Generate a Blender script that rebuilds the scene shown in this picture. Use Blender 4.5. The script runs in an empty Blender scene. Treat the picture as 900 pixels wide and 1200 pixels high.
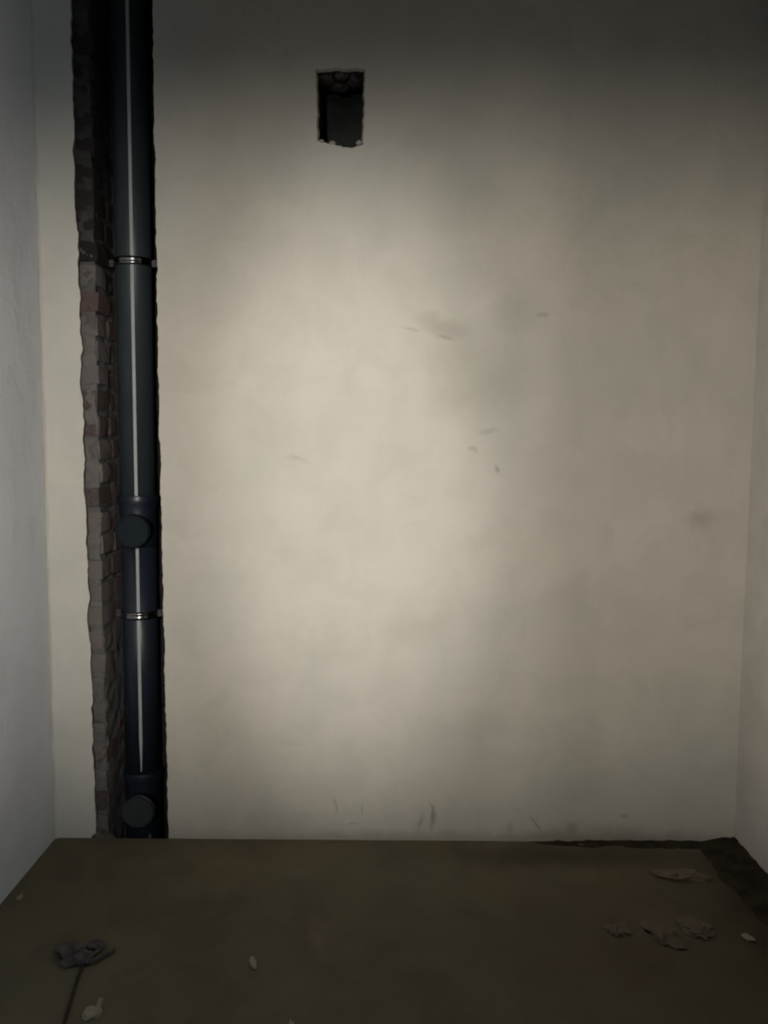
import bpy, bmesh, math, random
from mathutils import Vector, noise, Matrix
from mathutils.geometry import tessellate_polygon

random.seed(7)
R = math.radians
C = bpy.context.scene.collection
scene = bpy.context.scene

# ------------------------------------------------------------------ camera, world, lights, exposure
vs = scene.view_settings
vs.view_transform = 'Standard'
vs.look = 'None'
vs.gamma = 1.0
vs.use_curve_mapping = False
vs.exposure = 0.0

cam_data = bpy.data.cameras.new('camera')
cam_data.sensor_fit = 'VERTICAL'
cam_data.sensor_height = 36.0
cam_data.lens = 950 / 1200 * 36.0
cam_data.clip_start = 0.02
cam_data.dof.use_dof = True          # the hand-held night shot is focused a little short
cam_data.dof.focus_distance = 1.5
cam_data.dof.aperture_fstop = 4.8
cam = bpy.data.objects.new('camera', cam_data)
C.objects.link(cam)
cam.matrix_world = (Matrix.Translation((0, -2.57, 1.306))
                    @ Matrix.Rotation(R(90 - 4.9), 4, 'X') @ Matrix.Rotation(R(0.43), 4, 'Z'))
scene.camera = cam

world = bpy.data.worlds.new('dark_corridor')
scene.world = world
world.use_nodes = True
world.node_tree.nodes['Background'].inputs[0].default_value = (0.55, 0.72, 1.0, 1)
world.node_tree.nodes['Background'].inputs[1].default_value = 0.004


P_TORCH, P_SPILL, P_CORE, P_FILL = 150, 112, 420, 15


def spot(name, loc, target, power, half_h, half_v, size, color):
    """a spot lamp with an oval beam: half angles across and up-down"""
    d = bpy.data.lights.new(name, 'SPOT')
    d.energy = power
    d.spot_size = R(2 * half_v)
    d.spot_blend = 1.0
    d.shadow_soft_size = size
    d.color = color
    o = bpy.data.objects.new(name, d)
    C.objects.link(o)
    o.location = loc
    o.rotation_euler = (Vector(target) - Vector(loc)).to_track_quat('-Z', 'Y').to_euler()
    o.scale = (math.tan(R(half_h)) / math.tan(R(half_v)), 1, 1)
    return o


# a hand torch held beside the photographer; in the corridor a work lamp (spill and hot core) whose beam the door jamb cuts;
# an added cool fill without a known source, aimed at the left wall
spot('hand_torch', (-0.25, -2.62, 1.48), (0.10, 0.0, 1.165), P_TORCH, 64, 29, 0.012, (1.0, 0.91, 0.81))
spot('corridor_lamp', (-0.25, -4.50, 1.60), (-0.06, 0.0, 1.20), P_SPILL, 24, 18, 0.05, (1.0, 0.965, 0.92))
spot('corridor_lamp_core', (-0.25, -4.50, 1.60), (-0.10, 0.0, 1.165), P_CORE, 7.4, 15.4, 0.05, (1.0, 0.965, 0.93))
dl = bpy.data.lights.new('left_wall_fill', 'AREA')
dl.shape = 'RECTANGLE'
dl.size, dl.size_y = 0.5, 0.7
dl.spread = R(75)
dl.energy = P_FILL
dl.color = (0.62, 0.80, 1.0)
dlo = bpy.data.objects.new('left_wall_fill', dl)
C.objects.link(dlo)
dlo.location = (0.40, -3.70, 1.35)
dlo.rotation_euler = (Vector((-1.08, -0.9, 1.22)) - dlo.location).to_track_quat('-Z', 'Y').to_euler()

# ------------------------------------------------------------------ helpers
LEFT, RIGHT, FRONT, CEIL = -1.074, 1.16, -2.90, 2.95


def fbm(x, y, z, s, o=3):
    return noise.fractal(Vector((x * s, y * s, z * s)), 1.0, 2.0, o)


def link(name, me, parent=None):
    o = bpy.data.objects.new(name, me)
    C.objects.link(o)
    if parent:
        o.parent = parent
    return o


def mesh_obj(name, verts, faces, mats, parent=None, mi=None, smooth=False):
    me = bpy.data.meshes.new(name)
    me.from_pydata([tuple(v) for v in verts], [], faces)
    for m in (mats if isinstance(mats, (list, tuple)) else [mats]):
        me.materials.append(m)
    if mi:
        for p, i in zip(me.polygons, mi):
            p.material_index = i
    if smooth:
        for p in me.polygons:
            p.use_smooth = True
    me.update()
    return link(name, me, parent)


def bm_obj(name, bm, mat, parent=None, smooth=False):
    bmesh.ops.recalc_face_normals(bm, faces=bm.faces)
    me = bpy.data.meshes.new(name)
    bm.to_mesh(me)
    bm.free()
    me.materials.append(mat)
    if smooth:
        for p in me.polygons:
            p.use_smooth = True
    return link(name, me, parent)


def box_data(x0, x1, y0, y1, z0, z1):
    v = [(x0, y0, z0), (x1, y0, z0), (x1, y1, z0), (x0, y1, z0), (x0, y0, z1), (x1, y0, z1), (x1, y1, z1), (x0, y1, z1)]
    f = [(0, 3, 2, 1), (4, 5, 6, 7), (0, 1, 5, 4), (1, 2, 6, 5), (2, 3, 7, 6), (3, 0, 4, 7)]
    return v, f


def structure(o):
    o['kind'] = 'structure'
    return o


def thing(o, label, cat, group=None, kind=None):
    o['label'] = label
    o['category'] = cat
    if group:
        o['group'] = group
    if kind:
        o['kind'] = kind
    return o


def empty(name, loc):
    o = bpy.data.objects.new(name, None)
    o.empty_display_size = 0.1
    o.location = loc
    C.objects.link(o)
    return o


# ------------------------------------------------------------------ materials
class NT:
    """small wrapper to write node materials briefly"""

    def __init__(self, name):
        self.m = bpy.data.materials.new(name)
        self.m.use_nodes = True
        self.n = self.m.node_tree.nodes
        self.l = self.m.node_tree.links
        self.b = self.n['Principled BSDF']
        self.tc = self.n.new('ShaderNodeTexCoord').outputs['Object']

    def set(self, sock, v):
        if hasattr(v, 'is_output'):
            self.l.new(v, sock)
        else:
            sock.default_value = v

    def math(self, op, a, b=0.0, c=0.0, clamp=False):
        n = self.n.new('ShaderNodeMath')
        n.operation = op
        n.use_clamp = clamp
        self.set(n.inputs[0], a)
        self.set(n.inputs[1], b)
        self.set(n.inputs[2], c)
        return n.outputs[0]

    def noise(self, scale, detail=4, rough=0.55, dist=0.0, vec=None, stretch=None):
        v = vec or self.tc
        if stretch:
            mp = self.n.new('ShaderNodeMapping')
            mp.inputs['Scale'].default_value = stretch
            self.l.new(v, mp.inputs[0])
            v = mp.outputs[0]
        n = self.n.new('ShaderNodeTexNoise')
        self.l.new(v, n.inputs['Vector'])
        n.inputs['Scale'].default_value = scale
        n.inputs['Detail'].default_value = detail
        n.inputs['Roughness'].default_value = rough
        n.inputs['Distortion'].default_value = dist
        return n.outputs[0]

    def ramp(self, fac, a, b, c0=(0, 0, 0, 1), c1=(1, 1, 1, 1)):
        n = self.n.new('ShaderNodeMapRange')
        n.interpolation_type = 'SMOOTHSTEP'
        self.l.new(fac, n.inputs[0])
        n.inputs[1].default_value = a
        n.inputs[2].default_value = b
        return n.outputs[0]

    def mix(self, fac, a, b, mode='MIX'):
        n = self.n.new('ShaderNodeMix')
        n.data_type = 'RGBA'
        n.blend_type = mode
        self.set(n.inputs[0], fac)
        self.set(n.inputs[6], a if hasattr(a, 'is_output') else tuple(a) + (1,) * (4 - len(a)))
        self.set(n.inputs[7], b if hasattr(b, 'is_output') else tuple(b) + (1,) * (4 - len(b)))
        return n.outputs[2]

    def spotmask(self, cx, cz, rx, rz, soft=0.6, axes='XZ', rot=0.0, vec=None):
        """an irregular elliptical mark of its own shape on a surface"""
        sep = self.n.new('ShaderNodeSeparateXYZ')
        self.l.new(vec or self.tc, sep.inputs[0])
        u, w = sep.outputs[axes[0]], sep.outputs[axes[1]]
        du = self.math('SUBTRACT', u, cx)
        dw = self.math('SUBTRACT', w, cz)
        if rot:
            c, s = math.cos(rot), math.sin(rot)
            du, dw = (self.math('ADD', self.math('MULTIPLY', du, c), self.math('MULTIPLY', dw, s)),
                      self.math('SUBTRACT', self.math('MULTIPLY', dw, c), self.math('MULTIPLY', du, s)))
        a = self.math('MULTIPLY', du, 1 / rx)
        b = self.math('MULTIPLY', dw, 1 / rz)
        d = self.math('SQRT', self.math('ADD', self.math('MULTIPLY', a, a), self.math('MULTIPLY', b, b)))
        n = self.n.new('ShaderNodeMapRange')
        n.interpolation_type = 'SMOOTHSTEP'
        self.l.new(d, n.inputs[0])
        n.inputs[1].default_value = 1.0
        n.inputs[2].default_value = 1.0 - soft
        return n.outputs[0]

    def warped(self, amount, scale):
        nz = self.n.new('ShaderNodeTexNoise')
        self.l.new(self.tc, nz.inputs['Vector'])
        nz.inputs['Scale'].default_value = scale
        nz.inputs['Detail'].default_value = 3
        s = self.n.new('ShaderNodeVectorMath')
        s.operation = 'SUBTRACT'
        self.l.new(nz.outputs['Color'], s.inputs[0])
        s.inputs[1].default_value = (0.5, 0.5, 0.5)
        m = self.n.new('ShaderNodeVectorMath')
        m.operation = 'SCALE'
        self.l.new(s.outputs[0], m.inputs[0])
        m.inputs['Scale'].default_value = amount
        a = self.n.new('ShaderNodeVectorMath')
        a.operation = 'ADD'
        self.l.new(self.tc, a.inputs[0])
        self.l.new(m.outputs[0], a.inputs[1])
        return a.outputs[0]

    def bump(self, h, strength, dist):
        n = self.n.new('ShaderNodeBump')
        n.inputs['Strength'].default_value = strength
        n.inputs['Distance'].default_value = dist
        self.l.new(h, n.inputs['Height'])
        self.l.new(n.outputs[0], self.b.inputs['Normal'])

    def done(self, color, rough=0.9, metal=0.0, spec=0.3):
        self.set(self.b.inputs['Base Color'], color if hasattr(color, 'is_output') else tuple(color) + (1,))
        self.set(self.b.inputs['Roughness'], rough)
        self.b.inputs['Metallic'].default_value = metal
        self.b.inputs['Specular IOR Level'].default_value = spec
        return self.m


def plaster(name, base, alt, stain, marks=()):
    t = NT(name)
    big = t.ramp(t.noise(1.7, 4, 0.55), 0.35, 0.68)
    mid = t.ramp(t.noise(7.0, 5, 0.6, 0.6), 0.38, 0.70)
    streak = t.ramp(t.noise(5.0, 4, 0.6, 0.8, stretch=(1.0, 1.0, 0.35)), 0.45, 0.75)
    col = t.mix(big, base, alt)
    col = t.mix(t.math('MULTIPLY', mid, 0.22), col, stain)
    col = t.mix(t.math('MULTIPLY', streak, 0.16), col, stain)
    w = t.warped(0.05, 14.0)
    w2 = t.warped(0.16, 5.0)
    for (cx, cz, rx, rz, amt, rot, fine) in marks:
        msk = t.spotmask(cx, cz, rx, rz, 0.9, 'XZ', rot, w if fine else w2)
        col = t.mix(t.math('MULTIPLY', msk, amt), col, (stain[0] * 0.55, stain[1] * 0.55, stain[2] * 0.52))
    fine = t.noise(60, 6, 0.65)
    h = t.math('ADD', t.math('MULTIPLY', mid, 0.6), t.math('MULTIPLY', fine, 0.25))
    t.bump(h, 0.35, 0.006)
    return t.done(col, 0.93, 0, 0.2)


# stains, pits and trowel marks that the back wall carries: x, z, radii, strength, turn, fine
WALL_MARKS = [
    (0.29, 1.50, 0.22, 0.28, 0.27, 0.5, 0),
    (0.18, 1.68, 0.12, 0.05, 0.30, -0.5, 0),
    (0.42, 1.72, 0.12, 0.10, 0.15, 0.3, 0),
    (0.10, 0.72, 0.14, 0.10, 0.18, 0.2, 0),
    (1.02, 1.06, 0.10, 0.06, 0.30, 0.4, 0),
    (0.19, 1.63, 0.035, 0.010, 0.35, -0.3, 1),
    (0.08, 1.66, 0.040, 0.008, 0.25, -0.2, 1),
    (0.36, 1.22, 0.010, 0.020, 0.55, 0.2, 1),
    (0.28, 1.29, 0.022, 0.010, 0.35, 0.0, 1),
    (0.33, 1.34, 0.05, 0.02, 0.25, 0.0, 1),
    (0.49, 1.70, 0.030, 0.012, 0.40, 0.1, 1),
    (-0.155, 0.115, 0.008, 0.040, 0.40, 0.1, 1),
    (-0.06, 0.105, 0.006, 0.030, 0.35, 0.0, 1),
    (-0.10, 0.055, 0.050, 0.006, 0.30, 0.0, 1),
    (0.165, 0.085, 0.011, 0.060, 0.65, 0.15, 1),
    (0.13, 0.06, 0.012, 0.045, 0.35, -0.1, 1),
    (0.505, 0.060, 0.007, 0.050, 0.60, 0.35, 1),
    (0.42, 0.05, 0.020, 0.035, 0.30, 0.0, 1),
    (0.63, 0.05, 0.030, 0.035, 0.45, 0.3, 1),
    (0.80, 0.09, 0.025, 0.012, 0.45, 0.0, 1),
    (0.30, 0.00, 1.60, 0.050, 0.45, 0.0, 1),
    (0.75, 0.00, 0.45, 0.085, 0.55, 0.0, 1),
    (-0.27, 1.25, 0.06, 0.010, 0.20, -0.2, 1),
]
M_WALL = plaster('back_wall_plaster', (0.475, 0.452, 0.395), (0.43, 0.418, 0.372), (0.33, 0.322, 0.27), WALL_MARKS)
M_LEFT = plaster('left_wall_plaster', (0.63, 0.64, 0.655), (0.58, 0.59, 0.605), (0.47, 0.475, 0.48))
M_SIDE = plaster('side_wall_plaster', (0.56, 0.53, 0.475), (0.51, 0.485, 0.435), (0.30, 0.285, 0.26))
M_CEIL = plaster('ceiling_plaster', (0.40, 0.39, 0.36), (0.36, 0.35, 0.33), (0.30, 0.29, 0.27))


def floor_mat():
    t = NT('floor_concrete')
    big = t.ramp(t.noise(1.3, 4, 0.6), 0.35, 0.68)
    mid = t.ramp(t.noise(6.0, 6, 0.65, 0.7), 0.40, 0.72)
    fine = t.noise(45, 6, 0.7)
    col = t.mix(big, (0.145, 0.121, 0.076), (0.120, 0.106, 0.070))
    col = t.mix(t.math('MULTIPLY', mid, 0.45), col, (0.083, 0.067, 0.050))
    w = t.warped(0.10, 9.0)
    for (cx, cy, rx, ry, amt, rot, c) in [
        (-0.17, -0.52, 0.035, 0.16, 0.35, 0.2, (0.19, 0.155, 0.12)),
        (-0.25, -0.22, 0.06, 0.05, 0.25, 0.2, (0.18, 0.165, 0.14)),
        (0.92, -0.20, 0.12, 0.05, 0.45, 0.0, (0.18, 0.145, 0.105)),
        (0.78, -0.46, 0.16, 0.11, 0.40, 0.2, (0.17, 0.145, 0.11)),
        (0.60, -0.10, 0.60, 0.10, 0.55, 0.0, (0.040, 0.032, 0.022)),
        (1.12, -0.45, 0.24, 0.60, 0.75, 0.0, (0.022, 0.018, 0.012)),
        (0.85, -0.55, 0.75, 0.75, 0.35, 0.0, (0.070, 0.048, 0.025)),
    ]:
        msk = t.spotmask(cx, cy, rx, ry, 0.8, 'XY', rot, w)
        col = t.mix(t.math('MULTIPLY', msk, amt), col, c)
    t.bump(t.math('ADD', t.math('MULTIPLY', mid, 0.7), t.math('MULTIPLY', fine, 0.4)), 0.5, 0.008)
    return t.done(col, 0.9, 0, 0.2)


M_FLOOR = floor_mat()


def brick_mat(name, red, dark, grime):
    t = NT(name)
    oi = t.n.new('ShaderNodeObjectInfo').outputs['Random']
    a = t.ramp(t.noise(25, 5, 0.65), 0.35, 0.7)
    col = t.mix(oi, red, dark)
    g = t.ramp(t.noise(16, 5, 0.65, 0.5), 0.46, 0.66)
    col = t.mix(t.math('MULTIPLY', a, 0.5), col, dark)
    col = t.mix(t.math('MULTIPLY', g, 0.75), col, grime)
    t.bump(t.noise(90, 5, 0.7), 0.6, 0.004)
    return t.done(col, 0.95, 0, 0.15)


M_BRICK = brick_mat('chase_brick', (0.095, 0.060, 0.056), (0.060, 0.046, 0.043), (0.125, 0.116, 0.110))
M_BRICK_DARK = brick_mat('dark_brick', (0.030, 0.023, 0.022), (0.018, 0.016, 0.016), (0.034, 0.032, 0.030))  # gap shade behind the pipe put into the colour; reused high on the left
M_BRICK_GREY = brick_mat('mortar_smeared_brick', (0.135, 0.112, 0.104), (0.105, 0.095, 0.090), (0.165, 0.158, 0.148))


def mortar_mat(name, a, b, dark_top=False):
    t = NT(name)
    f = t.ramp(t.noise(18, 6, 0.65, 0.5), 0.35, 0.7)
    t.bump(t.noise(70, 6, 0.7), 0.7, 0.006)
    col = t.mix(f, a, b)
    if dark_top:                                       # mortar turns darker towards the top, with a ragged border
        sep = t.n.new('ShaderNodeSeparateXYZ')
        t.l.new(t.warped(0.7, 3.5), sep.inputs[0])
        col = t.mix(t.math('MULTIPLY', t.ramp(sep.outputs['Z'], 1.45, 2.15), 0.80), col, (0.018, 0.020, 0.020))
    return t.done(col, 0.95, 0, 0.15)


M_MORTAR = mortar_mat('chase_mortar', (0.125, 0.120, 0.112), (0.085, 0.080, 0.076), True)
M_CORE = mortar_mat('wall_core', (0.050, 0.044, 0.040), (0.035, 0.030, 0.028))
M_GAP_SHADE = mortar_mat('gap_shade_mortar', (0.030, 0.028, 0.027), (0.018, 0.017, 0.017))  # shade in the gap beside the pipe, painted into the mortar colour
M_SHAFT = mortar_mat('shaft_lining', (0.055, 0.064, 0.060), (0.038, 0.045, 0.042))
M_EDGE = mortar_mat('broken_plaster_edge', (0.36, 0.345, 0.30), (0.27, 0.255, 0.225))
M_CHIP = mortar_mat('pale_plaster_chip', (0.33, 0.29, 0.21), (0.24, 0.21, 0.15))
M_CLOD = mortar_mat('mortar_clod', (0.155, 0.128, 0.092), (0.115, 0.095, 0.068))
M_GREYLUMP = mortar_mat('grey_mortar_lump', (0.120, 0.100, 0.092), (0.04, 0.036, 0.034))
M_DIRT = mortar_mat('dark_dirt', (0.040, 0.032, 0.020), (0.018, 0.014, 0.009))


def plain(name, col, rough, metal=0.0, spec=0.5, var=0.25):
    t = NT(name)
    f = t.ramp(t.noise(22, 4, 0.6, stretch=(1, 1, 0.25)), 0.35, 0.7)
    c2 = tuple(c * (1 - var) for c in col)
    r = t.math('MULTIPLY_ADD', f, 0.12, rough - 0.06)
    return t.done(t.mix(f, col, c2), r, metal, spec)


M_PIPE = plain('dark_grey_plastic', (0.027, 0.035, 0.040), 0.42, 0, 0.3)
M_PIPE_LOW = plain('dark_navy_pipe_plastic', (0.0125, 0.0175, 0.026), 0.38, 0, 0.4)
M_TEE = plain('dark_navy_plastic', (0.0075, 0.011, 0.020), 0.42, 0, 0.35)
M_CAP = plain('dull_navy_cap', (0.0085, 0.0135, 0.018), 0.7, 0, 0.10)
M_CAP_GREY = plain('dull_grey_cap', (0.034, 0.041, 0.042), 0.7, 0, 0.12)
M_STRIPE = plain('pale_grey_print', (0.27, 0.30, 0.30), 0.6, 0, 0.3, 0.12)
M_STEEL = plain('galvanised_steel', (0.30, 0.30, 0.305), 0.17, 1.0, 0.5, 0.2)
M_LUG = plain('dull_zinc', (0.10, 0.095, 0.10), 0.45, 1.0, 0.5, 0.2)
M_RUBBER = plain('black_rubber', (0.012, 0.012, 0.013), 0.8, 0, 0.2)
M_CABLE = plain('dark_cable', (0.038, 0.032, 0.025), 0.8, 0, 0.2)

# ------------------------------------------------------------------ back wall: plaster with the pipe chase and the vent opening
THK, PLAST, PIT = 0.14, 0.020, -0.12


def chase_left(z):
    base = -0.953 + 0.012 * max(0, min(1, (1.5 - z) / 1.5))
    if z > 1.95:
        base -= 0.006
    return base + 0.007 * fbm(3, 0, z, 9) + 0.0035 * fbm(8, 0, z, 38)


def chase_right(z):
    base = -0.711 + 0.009 * max(0, min(1, (1.5 - z) / 1.5))
    return base + 0.0045 * fbm(1, 5, z, 10) + 0.003 * fbm(4, 2, z, 45)


def edge(fn, n=330):
    return [(fn(PIT + (CEIL - PIT) * i / n), PIT + (CEIL - PIT) * i / n) for i in range(n + 1)]


vent_corners = [(-0.208, 2.228), (-0.176, 2.222), (-0.150, 2.216), (-0.112, 2.212), (-0.077, 2.221),
                (-0.074, 2.30), (-0.072, 2.432), (-0.14, 2.434), (-0.211, 2.432), (-0.209, 2.33)]


def densify(pts, step, amp, seed):
    out = []
    for i, p in enumerate(pts):
        q = pts[(i + 1) % len(pts)]
        d = math.dist(p, q)
        k = max(1, int(d / step))
        for j in range(k):
            u, w = p[0] + (q[0] - p[0]) * j / k, p[1] + (q[1] - p[1]) * j / k
            low = 1.6 if w < 2.24 else 1.0
            out.append((u + amp * fbm(u, seed, w, 40), w + amp * low * fbm(u, seed + 5, w, 40)))
    return out


vent = densify(vent_corners, 0.006, 0.004, 2)


def grown(loop, g):
    cx = sum(p[0] for p in loop) / len(loop)
    cz = sum(p[1] for p in loop) / len(loop)
    out = []
    for u, w in loop:
        sx = g if u > cx + 0.05 else (-g if u < cx - 0.05 else 0)
        sz = g if w > cz + 0.09 else (-g if w < cz - 0.09 else 0)
        out.append((u + sx + 0.001 * fbm(u, 3, w, 80), w + sz + 0.001 * fbm(u, 9, w, 80)))
    return out


class Slab:
    def __init__(self):
        self.v, self.f, self.m = [], [], []

    def loop(self, pts, y):
        i0 = len(self.v)
        self.v += [(u, y, w) for u, w in pts]
        return list(range(i0, i0 + len(pts)))

    def bridge(self, a, b, mi):
        n = len(a)
        for i in range(n):
            j = (i + 1) % n
            self.f.append((a[i], a[j], b[j], b[i]))
            self.m.append(mi)

    def cap(self, loops, mi):
        pts = [[Vector((self.v[i][0], self.v[i][2], 0)) for i in lp] for lp in loops]
        flat = [i for lp in loops for i in lp]
        for t in tessellate_polygon(pts):
            a, b, c = (flat[k] for k in t)
            va, vb, vc = (self.v[k] for k in (a, b, c))
            area = (vb[0] - va[0]) * (vc[2] - va[2]) - (vc[0] - va[0]) * (vb[2] - va[2])
            if abs(area) < 1e-12:
                continue
            self.f.append((a, b, c) if area > 0 else (a, c, b))
            self.m.append(mi)


sl = Slab()
el = edge(chase_left)
left_poly = [(LEFT, PIT)] + el + [(LEFT, CEIL)]
a = sl.loop(left_poly, 0.0)
b = sl.loop([(u - (0.004 if 0 < k < len(left_poly) - 1 else 0), w) for k, (u, w) in enumerate(left_poly)], PLAST)
c = sl.loop([(u - (0.010 if 0 < k < len(left_poly) - 1 else 0), w) for k, (u, w) in enumerate(left_poly)], THK)
sl.cap([a], 0); sl.bridge(a, b, 1); sl.bridge(b, c, 2)
er = edge(chase_right)
right_poly = [(RIGHT, PIT), (RIGHT, CEIL)] + er[::-1]
a = sl.loop(right_poly, 0.0)
b = sl.loop([(u + (0.003 if k > 1 else 0), w) for k, (u, w) in enumerate(right_poly)], PLAST)
c = sl.loop([(u + (0.008 if k > 1 else 0), w) for k, (u, w) in enumerate(right_poly)], THK)
va = sl.loop(grown(vent, 0.005), 0.0)
vb = sl.loop(vent, 0.010)
vc = sl.loop([(u + 0.002 * fbm(u, 4, w, 60), w + 0.004 * fbm(u, 7, w, 50)) for u, w in vent], THK)
sl.cap([a, va], 0); sl.bridge(a, b, 1); sl.bridge(b, c, 2)
sl.bridge(va, vb, 1); sl.bridge(vb, vc, 2)
wall_back = structure(mesh_obj('wall_back', sl.v, sl.f, [M_WALL, M_EDGE, M_CORE], None, sl.m))

# masonry in the chase
DEEP = 0.205
XL, XR = -0.966, -0.694


def rough_sheet(name, nu, nv, fn, mat):
    v = [fn(i / nu, j / nv) for j in range(nv + 1) for i in range(nu + 1)]
    f = [(j * (nu + 1) + i, j * (nu + 1) + i + 1, (j + 1) * (nu + 1) + i + 1, (j + 1) * (nu + 1) + i)
         for j in range(nv) for i in range(nu)]
    return mesh_obj(name, v, f, mat, wall_back, None, True)


def back_sheet(u, v):
    x, z = XL - 0.02 + (XR - XL + 0.04) * u, PIT + (CEIL - PIT) * v
    return (x, DEEP + 0.004 + 0.007 * fbm(x, 1, z, 28), z)


XE = -0.906   # inner corner of the broken masonry on the left of the pipe


def left_sheet(u, v):
    z = PIT + (CEIL - PIT) * v
    xe = XE + 0.006 * fbm(3, 3, z, 13)
    if u < 0.42:                                    # faces the room: mortar torn off with the plaster
        x = -0.985 + (xe + 0.985) * u / 0.42
        return (x, 0.027 + 0.010 * fbm(x, 2, z, 24, 4) + 0.005 * fbm(x, 6, z, 8) + 0.012 * max(0, (u - 0.36) / 0.06) ** 2, z)
    y = 0.034 + (DEEP + 0.02 - 0.034) * (u - 0.42) / 0.58
    back = 0.003 + 0.008 * max(0, min(1, (z - 0.55) / 0.3))       # low down the joints are smeared flush
    return (xe - back + 0.007 * fbm(2, y, z, 24, 4), y, z)


def right_sheet(u, v):
    y, z = 0.03 + (DEEP + 0.02 - 0.03) * u, PIT + (CEIL - PIT) * v
    return (XR - 0.001 + 0.005 * fbm(5, y, z, 22), y, z)


rough_sheet('mortar_backing', 24, 260, back_sheet, M_GAP_SHADE)
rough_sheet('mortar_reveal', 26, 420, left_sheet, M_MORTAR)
rough_sheet('mortar_reveal', 8, 120, right_sheet, M_GAP_SHADE)


def brick_mesh(seed, mat, amp=0.0035):
    """unit brick -0.5..0.5 with chipped, uneven faces (48 faces)"""
    me = bpy.data.meshes.new('brick')
    bm = bmesh.new()
    bmesh.ops.create_cube(bm, size=1.0)
    bmesh.ops.subdivide_edges(bm, edges=bm.edges[:], cuts=1, use_grid_fill=True)
    for vtx in bm.verts:
        p = vtx.co
        corner = sum(abs(abs(q) - 0.5) < 1e-4 for q in p)
        k = {3: 0.93, 2: 0.975, 1: 1.0}.get(corner, 1.0)
        n = noise.noise_vector(p * 2.3 + Vector((seed * 7.1, seed * 3.3, 0)))
        vtx.co = p * k + n * 0.06
    bm.to_mesh(me)
    bm.free()
    me.materials.append(mat)
    return me


RED = [brick_mesh(i, M_BRICK) for i in range(7)]
DARK = [brick_mesh(40 + i, M_BRICK_DARK) for i in range(5)]
GREY = [brick_mesh(20 + i, M_BRICK_GREY) for i in range(6)]


def lay(me, x0, x1, y0, y1, z0, z1):
    o = bpy.data.objects.new('brick', me)
    C.objects.link(o)
    o.parent = wall_back
    o.location = ((x0 + x1) / 2, (y0 + y1) / 2, (z0 + z1) / 2)
    o.scale = (x1 - x0, y1 - y0, z1 - z0)
    o.rotation_euler = (R(random.uniform(-2, 2)), R(random.uniform(-1.5, 1.5)), R(random.uniform(-2.5, 2.5)))


COURSE = 0.0775
for k in range(-1, int(CEIL / COURSE)):
    z0 = k * COURSE + 0.006
    z1 = z0 + 0.064
    cuts = [(-0.902, -0.782), (-0.770, -0.698)] if k % 2 else [(-0.902, -0.845), (-0.833, -0.698)]
    for x0, x1 in cuts:  # back courses: dark colour stands in for the shade beside the pipe
        pr = random.uniform(0.002, 0.020)
        lay(random.choice(DARK), x0 + random.uniform(-.002, .002), x1 + random.uniform(-.002, .002),
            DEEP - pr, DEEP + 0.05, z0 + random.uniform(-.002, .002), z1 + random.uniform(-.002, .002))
    # the left side of the chase: corner bricks, then the bricks behind them; darker ones high up
    jy = 0.112 if k % 2 else 0.138
    j = lambda w: random.uniform(-w, w)
    lay(random.choice(DARK if z0 > 1.95 + j(.2) else GREY if random.random() < 0.6 else RED), -0.995, XE + j(.005), 0.023 + j(.007), jy, z0 + j(.003), z1 + j(.003))
    lay(random.choice(DARK if z0 > 1.85 + j(.2) else RED), -0.975, XE - 0.004 + j(.005), jy + 0.013, DEEP + 0.01, z0 + j(.003), z1 + j(.003))

# shaft behind the vent opening
sx0, sx1, sy0, sy1, sz0, sz1 = -0.262, -0.022, THK, 0.315, 2.02, 2.86
v, f = box_data(sx0, sx1, sy0, sy1, sz0, sz1)
f = [q for q in f if q != (0, 1, 5, 4)]
i0 = len(v)
hx0, hx1, hz0, hz1 = -0.222, -0.062, 2.195, 2.450
v += [(hx0, sy0, hz0), (hx1, sy0, hz0), (hx1, sy0, hz1), (hx0, sy0, hz1)]
f += [(0, 1, 9, 8), (1, 5, 10, 9), (5, 4, 11, 10), (4, 0, 8, 11)]
mesh_obj('ventilation_shaft', v, f, M_SHAFT, wall_back)


# ------------------------------------------------------------------ rough stones, chips and lumps
def chunk(name, size, seed, mat, parent=None, sub=2, amp=0.30, flat=False):
    bm = bmesh.new()
    bmesh.ops.create_icosphere(bm, subdivisions=sub, radius=0.5)
    for vtx in bm.verts:
        p = vtx.co.normalized()
        n = noise.fractal(p * 1.9 + Vector((seed * 5.3, seed, 2.2)), 1.0, 2.0, 3)
        d = 0.5 * (1 + amp * n)
        q = p * d
        vtx.co = Vector((q.x * size[0], q.y * size[1], q.z * size[2]))
    if flat:
        zb = -0.22 * size[2]
        for vtx in bm.verts:
            vtx.co.z = max(vtx.co.z, zb)
            vtx.co.z -= zb
    return bm_obj(name, bm, mat, parent)


# plaster and mortar crumbs on the lintel of the vent opening
for k, (x, y, z, s) in enumerate([(-0.188, 0.05, 2.427, (0.050, 0.06, 0.026)), (-0.140, 0.03, 2.428, (0.042, 0.04, 0.022)),
                                  (-0.100, 0.06, 2.426, (0.045, 0.07, 0.028)), (-0.150, 0.105, 2.425, (0.060, 0.05, 0.026))]):
    o = chunk('mortar_lump', s, 40 + k, M_GREYLUMP, wall_back)
    o.location = (x, y, z)
for k, (x, y, z, s) in enumerate([(-0.166, 0.012, 2.222, (0.022, 0.02, 0.016)), (-0.200, 0.010, 2.226, (0.018, 0.02, 0.012)),
                                  (-0.085, 0.015, 2.224, (0.020, 0.02, 0.018))]):
    o = chunk('plaster_crumb', s, 50 + k, M_EDGE, wall_back)
    o.location = (x, y, z)

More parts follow.
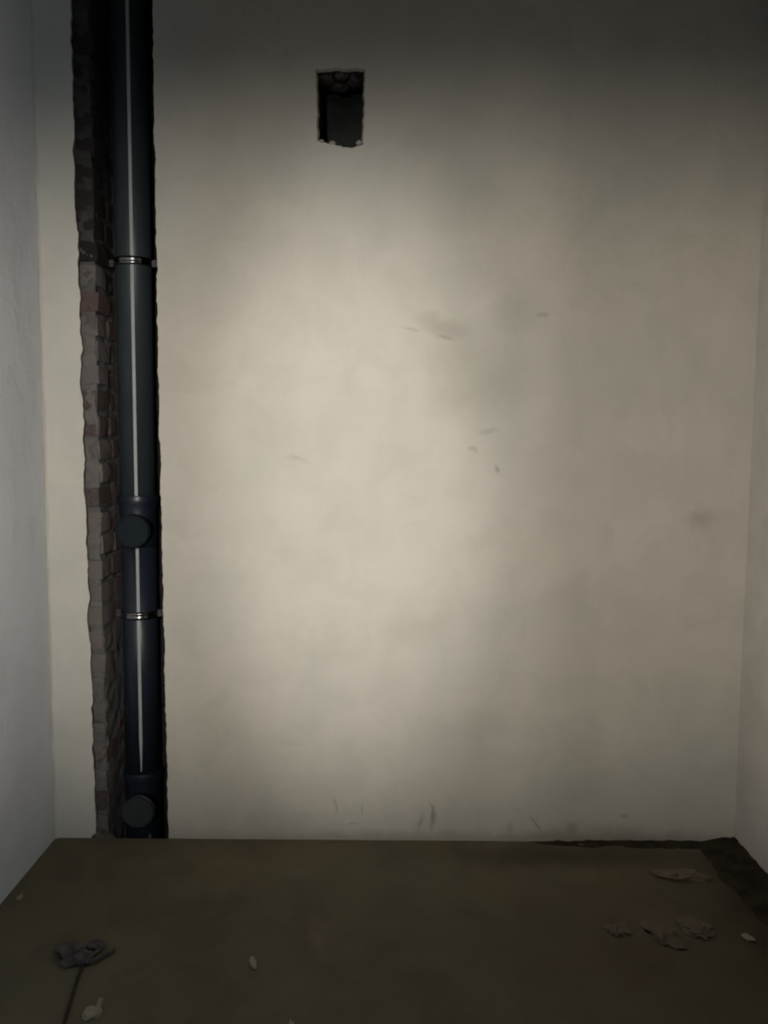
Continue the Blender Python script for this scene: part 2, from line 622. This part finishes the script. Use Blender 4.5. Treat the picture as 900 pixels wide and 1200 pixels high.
# rubble left at the foot of the chase
for k, (x, y, z, sz) in enumerate([(-0.935, 0.012, -0.004, (0.06, 0.04, 0.05)), (-0.905, 0.02, -0.012, (0.05, 0.04, 0.035)),
                                   (-0.765, 0.006, -0.010, (0.014, 0.014, 0.055))]):
    o = chunk('mortar_lump', sz, 30 + k, M_GREYLUMP, wall_back)
    o.location = (x, y, z)

# ------------------------------------------------------------------ other walls, floor, ceiling
def plain_wall(name, x0, x1, y0, y1, z0, z1, mat):
    v, f = box_data(x0, x1, y0, y1, z0, z1)
    return structure(mesh_obj(name, v, f, mat))


plain_wall('wall_left', LEFT - 0.12, LEFT, FRONT, THK, 0.0, CEIL, M_LEFT)
plain_wall('wall_right', RIGHT, RIGHT + 0.12, FRONT, THK, 0.0, CEIL, M_SIDE)
plain_wall('ceiling', LEFT - 0.12, RIGHT + 0.12, FRONT - 0.12, DEEP + 0.2, CEIL, CEIL + 0.12, M_CEIL)
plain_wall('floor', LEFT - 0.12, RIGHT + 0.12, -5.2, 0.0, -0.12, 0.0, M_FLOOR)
v, f = box_data(XL - 0.05, XR + 0.05, 0.0, DEEP + 0.05, PIT - 0.02, PIT)
mesh_obj('pit_floor', v, f, M_CORE, wall_back)
# the wall with the doorway behind the photographer
DX0, DX1, DZ = -0.86, 0.028, 2.08
v1, f1 = box_data(LEFT, DX0, FRONT - 0.12, FRONT, 0, CEIL)
v2, f2 = box_data(DX1, RIGHT, FRONT - 0.12, FRONT, 0, CEIL)
v3, f3 = box_data(DX0, DX1, FRONT - 0.12, FRONT, DZ, CEIL)
vv = v1 + v2 + v3
ff = f1 + [tuple(i + 8 for i in q) for q in f2] + [tuple(i + 16 for i in q) for q in f3]
structure(mesh_obj('wall_front', vv, ff, M_SIDE))

# uneven plaster bead in the left back corner
nz = 150
v, f = [], []
for j in range(nz + 1):
    z = CEIL * j / nz
    rr = 0.016 + 0.006 * fbm(0, 2, z, 6)
    for i in range(7):
        t = i / 6 * math.pi / 2
        e = 0.0022 * fbm(i * 0.2, 1, z, 14)
        v.append((LEFT + rr * (1 - math.cos(math.pi / 2 - t)) + (e if 0 < i < 6 else 0),
                  -rr * (1 - math.sin(math.pi / 2 - t)) - (e if 0 < i < 6 else 0), z))
for j in range(nz):
    for i in range(6):
        q = j * 7 + i
        f.append((q, q + 1, q + 8, q + 7))
structure(mesh_obj('trim_1', v, f, M_WALL, None, None, True))

# ------------------------------------------------------------------ the drain stack in the chase
PX, PY, PR = -0.810, 0.092, 0.0565
stack = thing(empty('drain_stack', (PX, PY, 0.0)),
              'dark navy plastic drain pipe in the brick chase, with capped tees and steel clamps', 'pipe')


def lathe(profile, seg=40, axis='Z', centre=(0, 0, 0)):
    """profile: (radius, height) pairs turned about the axis"""
    bm = bmesh.new()
    rings = []
    for r, h in profile:
        ring = []
        for i in range(seg):
            t = 2 * math.pi * i / seg
            p = (r * math.cos(t), r * math.sin(t), h) if axis == 'Z' else (r * math.cos(t), h, r * math.sin(t))
            ring.append(bm.verts.new(Vector(p) + Vector(centre)))
        rings.append(ring)
    for a, b in zip(rings, rings[1:]):
        for i in range(seg):
            bm.faces.new((a[i], a[(i + 1) % seg], b[(i + 1) % seg], b[i]))
    for ring in (rings[0], rings[-1]):
        if all((q.co - ring[0].co).length < 1 for q in ring):
            bm.faces.new(ring)
    return bm


def pipe_len(z0, z1, mat, r=PR):
    return bm_obj('pipe', lathe([(r, z0), (r, z1)], 48), mat, stack, True)


def stripe(parent, z0, z1, taper=False):
    """printed line along the pipe, a hair proud of it"""
    v, f = [], []
    n = 8
    th0 = -math.pi / 2 + R(11.5)
    half = R(4.9)
    for j in range(n + 1):
        z = z0 + (z1 - z0) * j / n
        h = half * (0.35 if taper and j == 0 else 1.0)
        for i in range(4):
            t = th0 + h * (i / 3 * 2 - 1)
            rr = PR + 0.0006
            v.append((rr * math.cos(t), rr * math.sin(t), z))
    for j in range(n):
        for i in range(3):
            q = j * 4 + i
            f.append((q, q + 1, q + 5, q + 4))
    o = mesh_obj('stripe', v, f, M_STRIPE, parent, None, True)
    o['label'] = 'pale grey printed line along the pipe'
    return o


p1 = pipe_len(1.10, CEIL - 0.02, M_PIPE)
stripe(p1, 1.128, CEIL - 0.03)
p2 = pipe_len(0.15, 0.975, M_PIPE_LOW)
p2['label'] = 'darker lower length of pipe'
stripe(p2, 0.212, 0.965, True)
p3 = pipe_len(PIT, 0.0, M_PIPE_LOW)


def tee(zc, zt, zb, reach, cap_r, cap_mat):
    body = bm_obj('tee_fitting', lathe([(PR, zt), (0.0625, zt), (0.0630, zt - 0.003), (0.0640, zt - 0.012), (0.0640, zt - 0.022),
                                        (0.0615, zt - 0.030), (0.0590, zt - 0.05), (0.0585, zb + 0.02), (0.0590, zb), (PR, zb)], 48),
                  M_TEE, stack, True)
    body['label'] = 'darker navy tee fitting'
    bm_obj('branch', lathe([(0.048, -0.03), (0.048, -reach + 0.03), (0.0535, -reach + 0.028), (0.0545, -reach + 0.012),
                            (0.0535, -reach + 0.006), (0.046, -reach + 0.006)], 44, 'Y', (0.010, 0, zc)), M_TEE, body, True)
    cp = bm_obj('inspection_cap', lathe([(cap_r - 0.004, -reach + 0.012), (cap_r, -reach + 0.006), (cap_r, -reach - 0.006),
                                         (cap_r - 0.0025, -reach - 0.0095), (cap_r - 0.006, -reach - 0.010),
                                         (cap_r - 0.0075, -reach - 0.0075), (0.012, -reach - 0.0070)], 44, 'Y', (0.010, 0, zc)),
                cap_mat, body)
    cp['label'] = 'round screw cap, duller than the fitting'
    return body


tee(1.018, 1.128, 0.960, 0.098, 0.0535, M_CAP)
tee(0.090, 0.200, -0.040, 0.094, 0.0505, M_CAP_GREY)


def clamp(zc):
    r0 = PR + 0.003
    ring = bm_obj('pipe_clamp', lathe([(r0, zc - 0.010), (r0 + 0.0022, zc - 0.0105), (r0 + 0.0022, zc - 0.0035), (r0 + 0.0008, zc - 0.002),
                                       (r0 + 0.0008, zc + 0.002), (r0 + 0.0022, zc + 0.0035), (r0 + 0.0022, zc + 0.0105), (r0, zc + 0.010)], 56),
                  M_STEEL, stack, True)
    ring['label'] = 'galvanised steel pipe clamp'
    bm_obj('rubber_liner', lathe([(PR, zc - 0.013), (r0, zc - 0.013), (r0, zc + 0.013), (PR, zc + 0.013)], 48), M_RUBBER, ring, True)
    for s in (-1, 1):
        for k in (-1, 1):
            v, f = box_data(s * (r0 + 0.001), s * (r0 + 0.017), k * 0.005 - 0.0015, k * 0.005 + 0.0015, zc - 0.010, zc + 0.010)
            mesh_obj('clamp_lug', v, f, M_LUG, ring)
        bm_obj('bolt', lathe([(0.0055, -0.016), (0.0055, -0.011), (0.003, -0.011), (0.003, 0.016)], 6, 'Y', (s * (r0 + 0.0095), 0, zc)),
               M_LUG, ring)
    bm_obj('threaded_rod', lathe([(0.004, r0), (0.004, DEEP - PY + 0.01)], 10, 'Y', (0, 0, zc)), M_STEEL, ring)


clamp(1.872)
clamp(0.735)

# ------------------------------------------------------------------ things on the floor
def put(o, x, y, z=0.0, rz=0.0, rx=0.0):
    o.location = (x, y, z)
    o.rotation_euler = (rx, 0, rz)
    return o


# grey lump with splinters and the dark cable that leaves it
lump = thing(empty('mortar_lump', (-0.765, -0.615, 0.0)), 'broken grey mortar lump with splinters, at the end of the dark floor cable', 'debris')
for k, (x, y, s) in enumerate([(-0.030, 0.005, (0.070, 0.050, 0.044)), (0.018, -0.020, (0.055, 0.045, 0.036)), (0.030, 0.030, (0.05, 0.04, 0.03)),
                               (-0.015, -0.035, (0.04, 0.035, 0.022))]):
    put(chunk('fragment', s, 60 + k, M_GREYLUMP, lump, 2, 0.5, True), x, y)
for k, (x, y, rz, L) in enumerate([(0.062, -0.010, 0.9, 0.070), (0.045, 0.016, 1.3, 0.05)]):
    v, f = box_data(-L / 2, L / 2, -0.004, 0.004, 0.002, 0.010)
    put(mesh_obj('splinter', v, f, M_GREYLUMP, lump), x, y, 0.002, rz)

cu = bpy.data.curves.new('cable', 'CURVE')
cu.dimensions = '3D'
cu.bevel_depth = 0.0042
cu.bevel_resolution = 2
pts = [(-0.742, -0.640), (-0.738, -0.70), (-0.722, -0.78), (-0.704, -0.88), (-0.688, -0.98), (-0.676, -1.10), (-0.672, -1.25), (-0.68, -1.42)]
sp = cu.splines.new('NURBS')
sp.points.add(len(pts) - 1)
for p, (x, y) in zip(sp.points, pts):
    p.co = (x, y, 0.0042, 1)
sp.use_endpoint_u = True
cu.materials.append(M_CABLE)
tmp = bpy.data.objects.new('tmp', cu)
C.objects.link(tmp)
me = bpy.data.meshes.new_from_object(tmp.evaluated_get(bpy.context.evaluated_depsgraph_get()))
bpy.data.objects.remove(tmp)
cable = link('cable', me)
thing(cable, 'thin dark cable lying on the floor, running from the grey mortar lump out of frame', 'cable')

# pale chips of plaster
chip = thing(chunk('plaster_chip', (0.045, 0.040, 0.020), 71, M_CHIP, None, 2, 0.4, True),
             'pale plaster chip with a thin upright sliver, beside the dark floor cable', 'debris')
put(chip, -0.658, -0.825)
v, f = box_data(-0.005, 0.005, -0.003, 0.003, -0.006, 0.026)
sliver = mesh_obj('sliver', v, f, M_CHIP, chip)
put(sliver, 0.010, 0.004, 0.008)
sliver.rotation_euler = (R(-50), R(14), 0)
for k, (x, y, s, rz, lab) in enumerate([
    (-0.320, -0.640, (0.016, 0.050, 0.012), 0.25, 'small pale plaster chip alone on the floor, below the vent opening'),
    (-0.196, -0.868, (0.014, 0.052, 0.010), 0.22, 'narrow brownish plaster chip at the bottom edge, nearest the viewer'),
    (-1.023, -0.545, (0.022, 0.045, 0.014), -0.2, 'pale plaster chip at the foot of the bluish left wall, nearer the viewer'),
    (-1.035, -0.355, (0.018, 0.030, 0.012), 0.1, 'tiny plaster chip at the foot of the left wall, farther back toward the chase'),
    (0.975, -0.520, (0.022, 0.040, 0.012), 0.5, 'small pale chip lying at the edge of the dark dirt by the right wall'),
]):
    o = thing(chunk('plaster_chip', s, 80 + k, M_CHIP, None, 2, 0.5, True), lab, 'debris', 'plaster chips on the floor')
    put(o, x, y, 0.0, rz)

# brownish clods near the right wall
for k, (x, y, s, rz, lab) in enumerate([
    (0.755, -0.500, (0.075, 0.130, 0.020), 0.35, 'longest brownish mortar clod, leftmost of the two by the dark dirt near the right wall'),
    (0.850, -0.475, (0.075, 0.100, 0.018), 0.2, 'brownish mortar clod lying just right of the longest clod, by the dark dirt'),
    (0.640, -0.490, (0.050, 0.060, 0.014), 0.5, 'small flat brownish clod, farthest from the right wall'),
    (0.905, -0.215, (0.150, 0.060, 0.024), -0.15, 'wide low brownish clod close to the foot of the back wall'),
]):
    o = thing(chunk('mortar_clod', s, 90 + k, M_CLOD, None, 3, 0.75, True), lab, 'debris', 'mortar clods by the right corner')
    put(o, x, y, 0.0, rz)


# low dark dirt swept against the right wall and the right part of the back wall
n1, n2 = 60, 64
v, f = [], []
x0, x1, y0, y1 = 0.45, RIGHT - 0.001, -0.95, -0.001
for j in range(n2 + 1):
    for i in range(n1 + 1):
        x, y = x0 + (x1 - x0) * i / n1, y0 + (y1 - y0) * j / n2
        dr = (RIGHT - x) / (0.13 + 0.06 * fbm(x, y, 0, 5))
        db = -y / (0.050 + 0.03 * fbm(x, y, 4, 6))
        fade = max(0, min(1, (x - 0.45) / 0.3)) 
        fade2 = max(0, min(1, (y + 0.95) / 0.3))
        h = max(0.026 * max(0, 1 - dr) * fade2, 0.008 * max(0, 1 - db) * fade)
        h = h + (0.006 * fbm(x, y, 8, 30) if h > 0.003 else 0)
        v.append((x, y, max(h, 0) - 0.0012))
for j in range(n2):
    for i in range(n1):
        q = j * (n1 + 1) + i
        idx = (q, q + 1, q + n1 + 2, q + n1 + 1)
        if max(v[k][2] for k in idx) > 0.0:
            f.append(idx)
thing(mesh_obj('dirt', v, f, M_DIRT, None, None, True),
      'low dark dirt heaped along the foot of the right wall and right end of back wall', 'dirt', None, 'stuff')
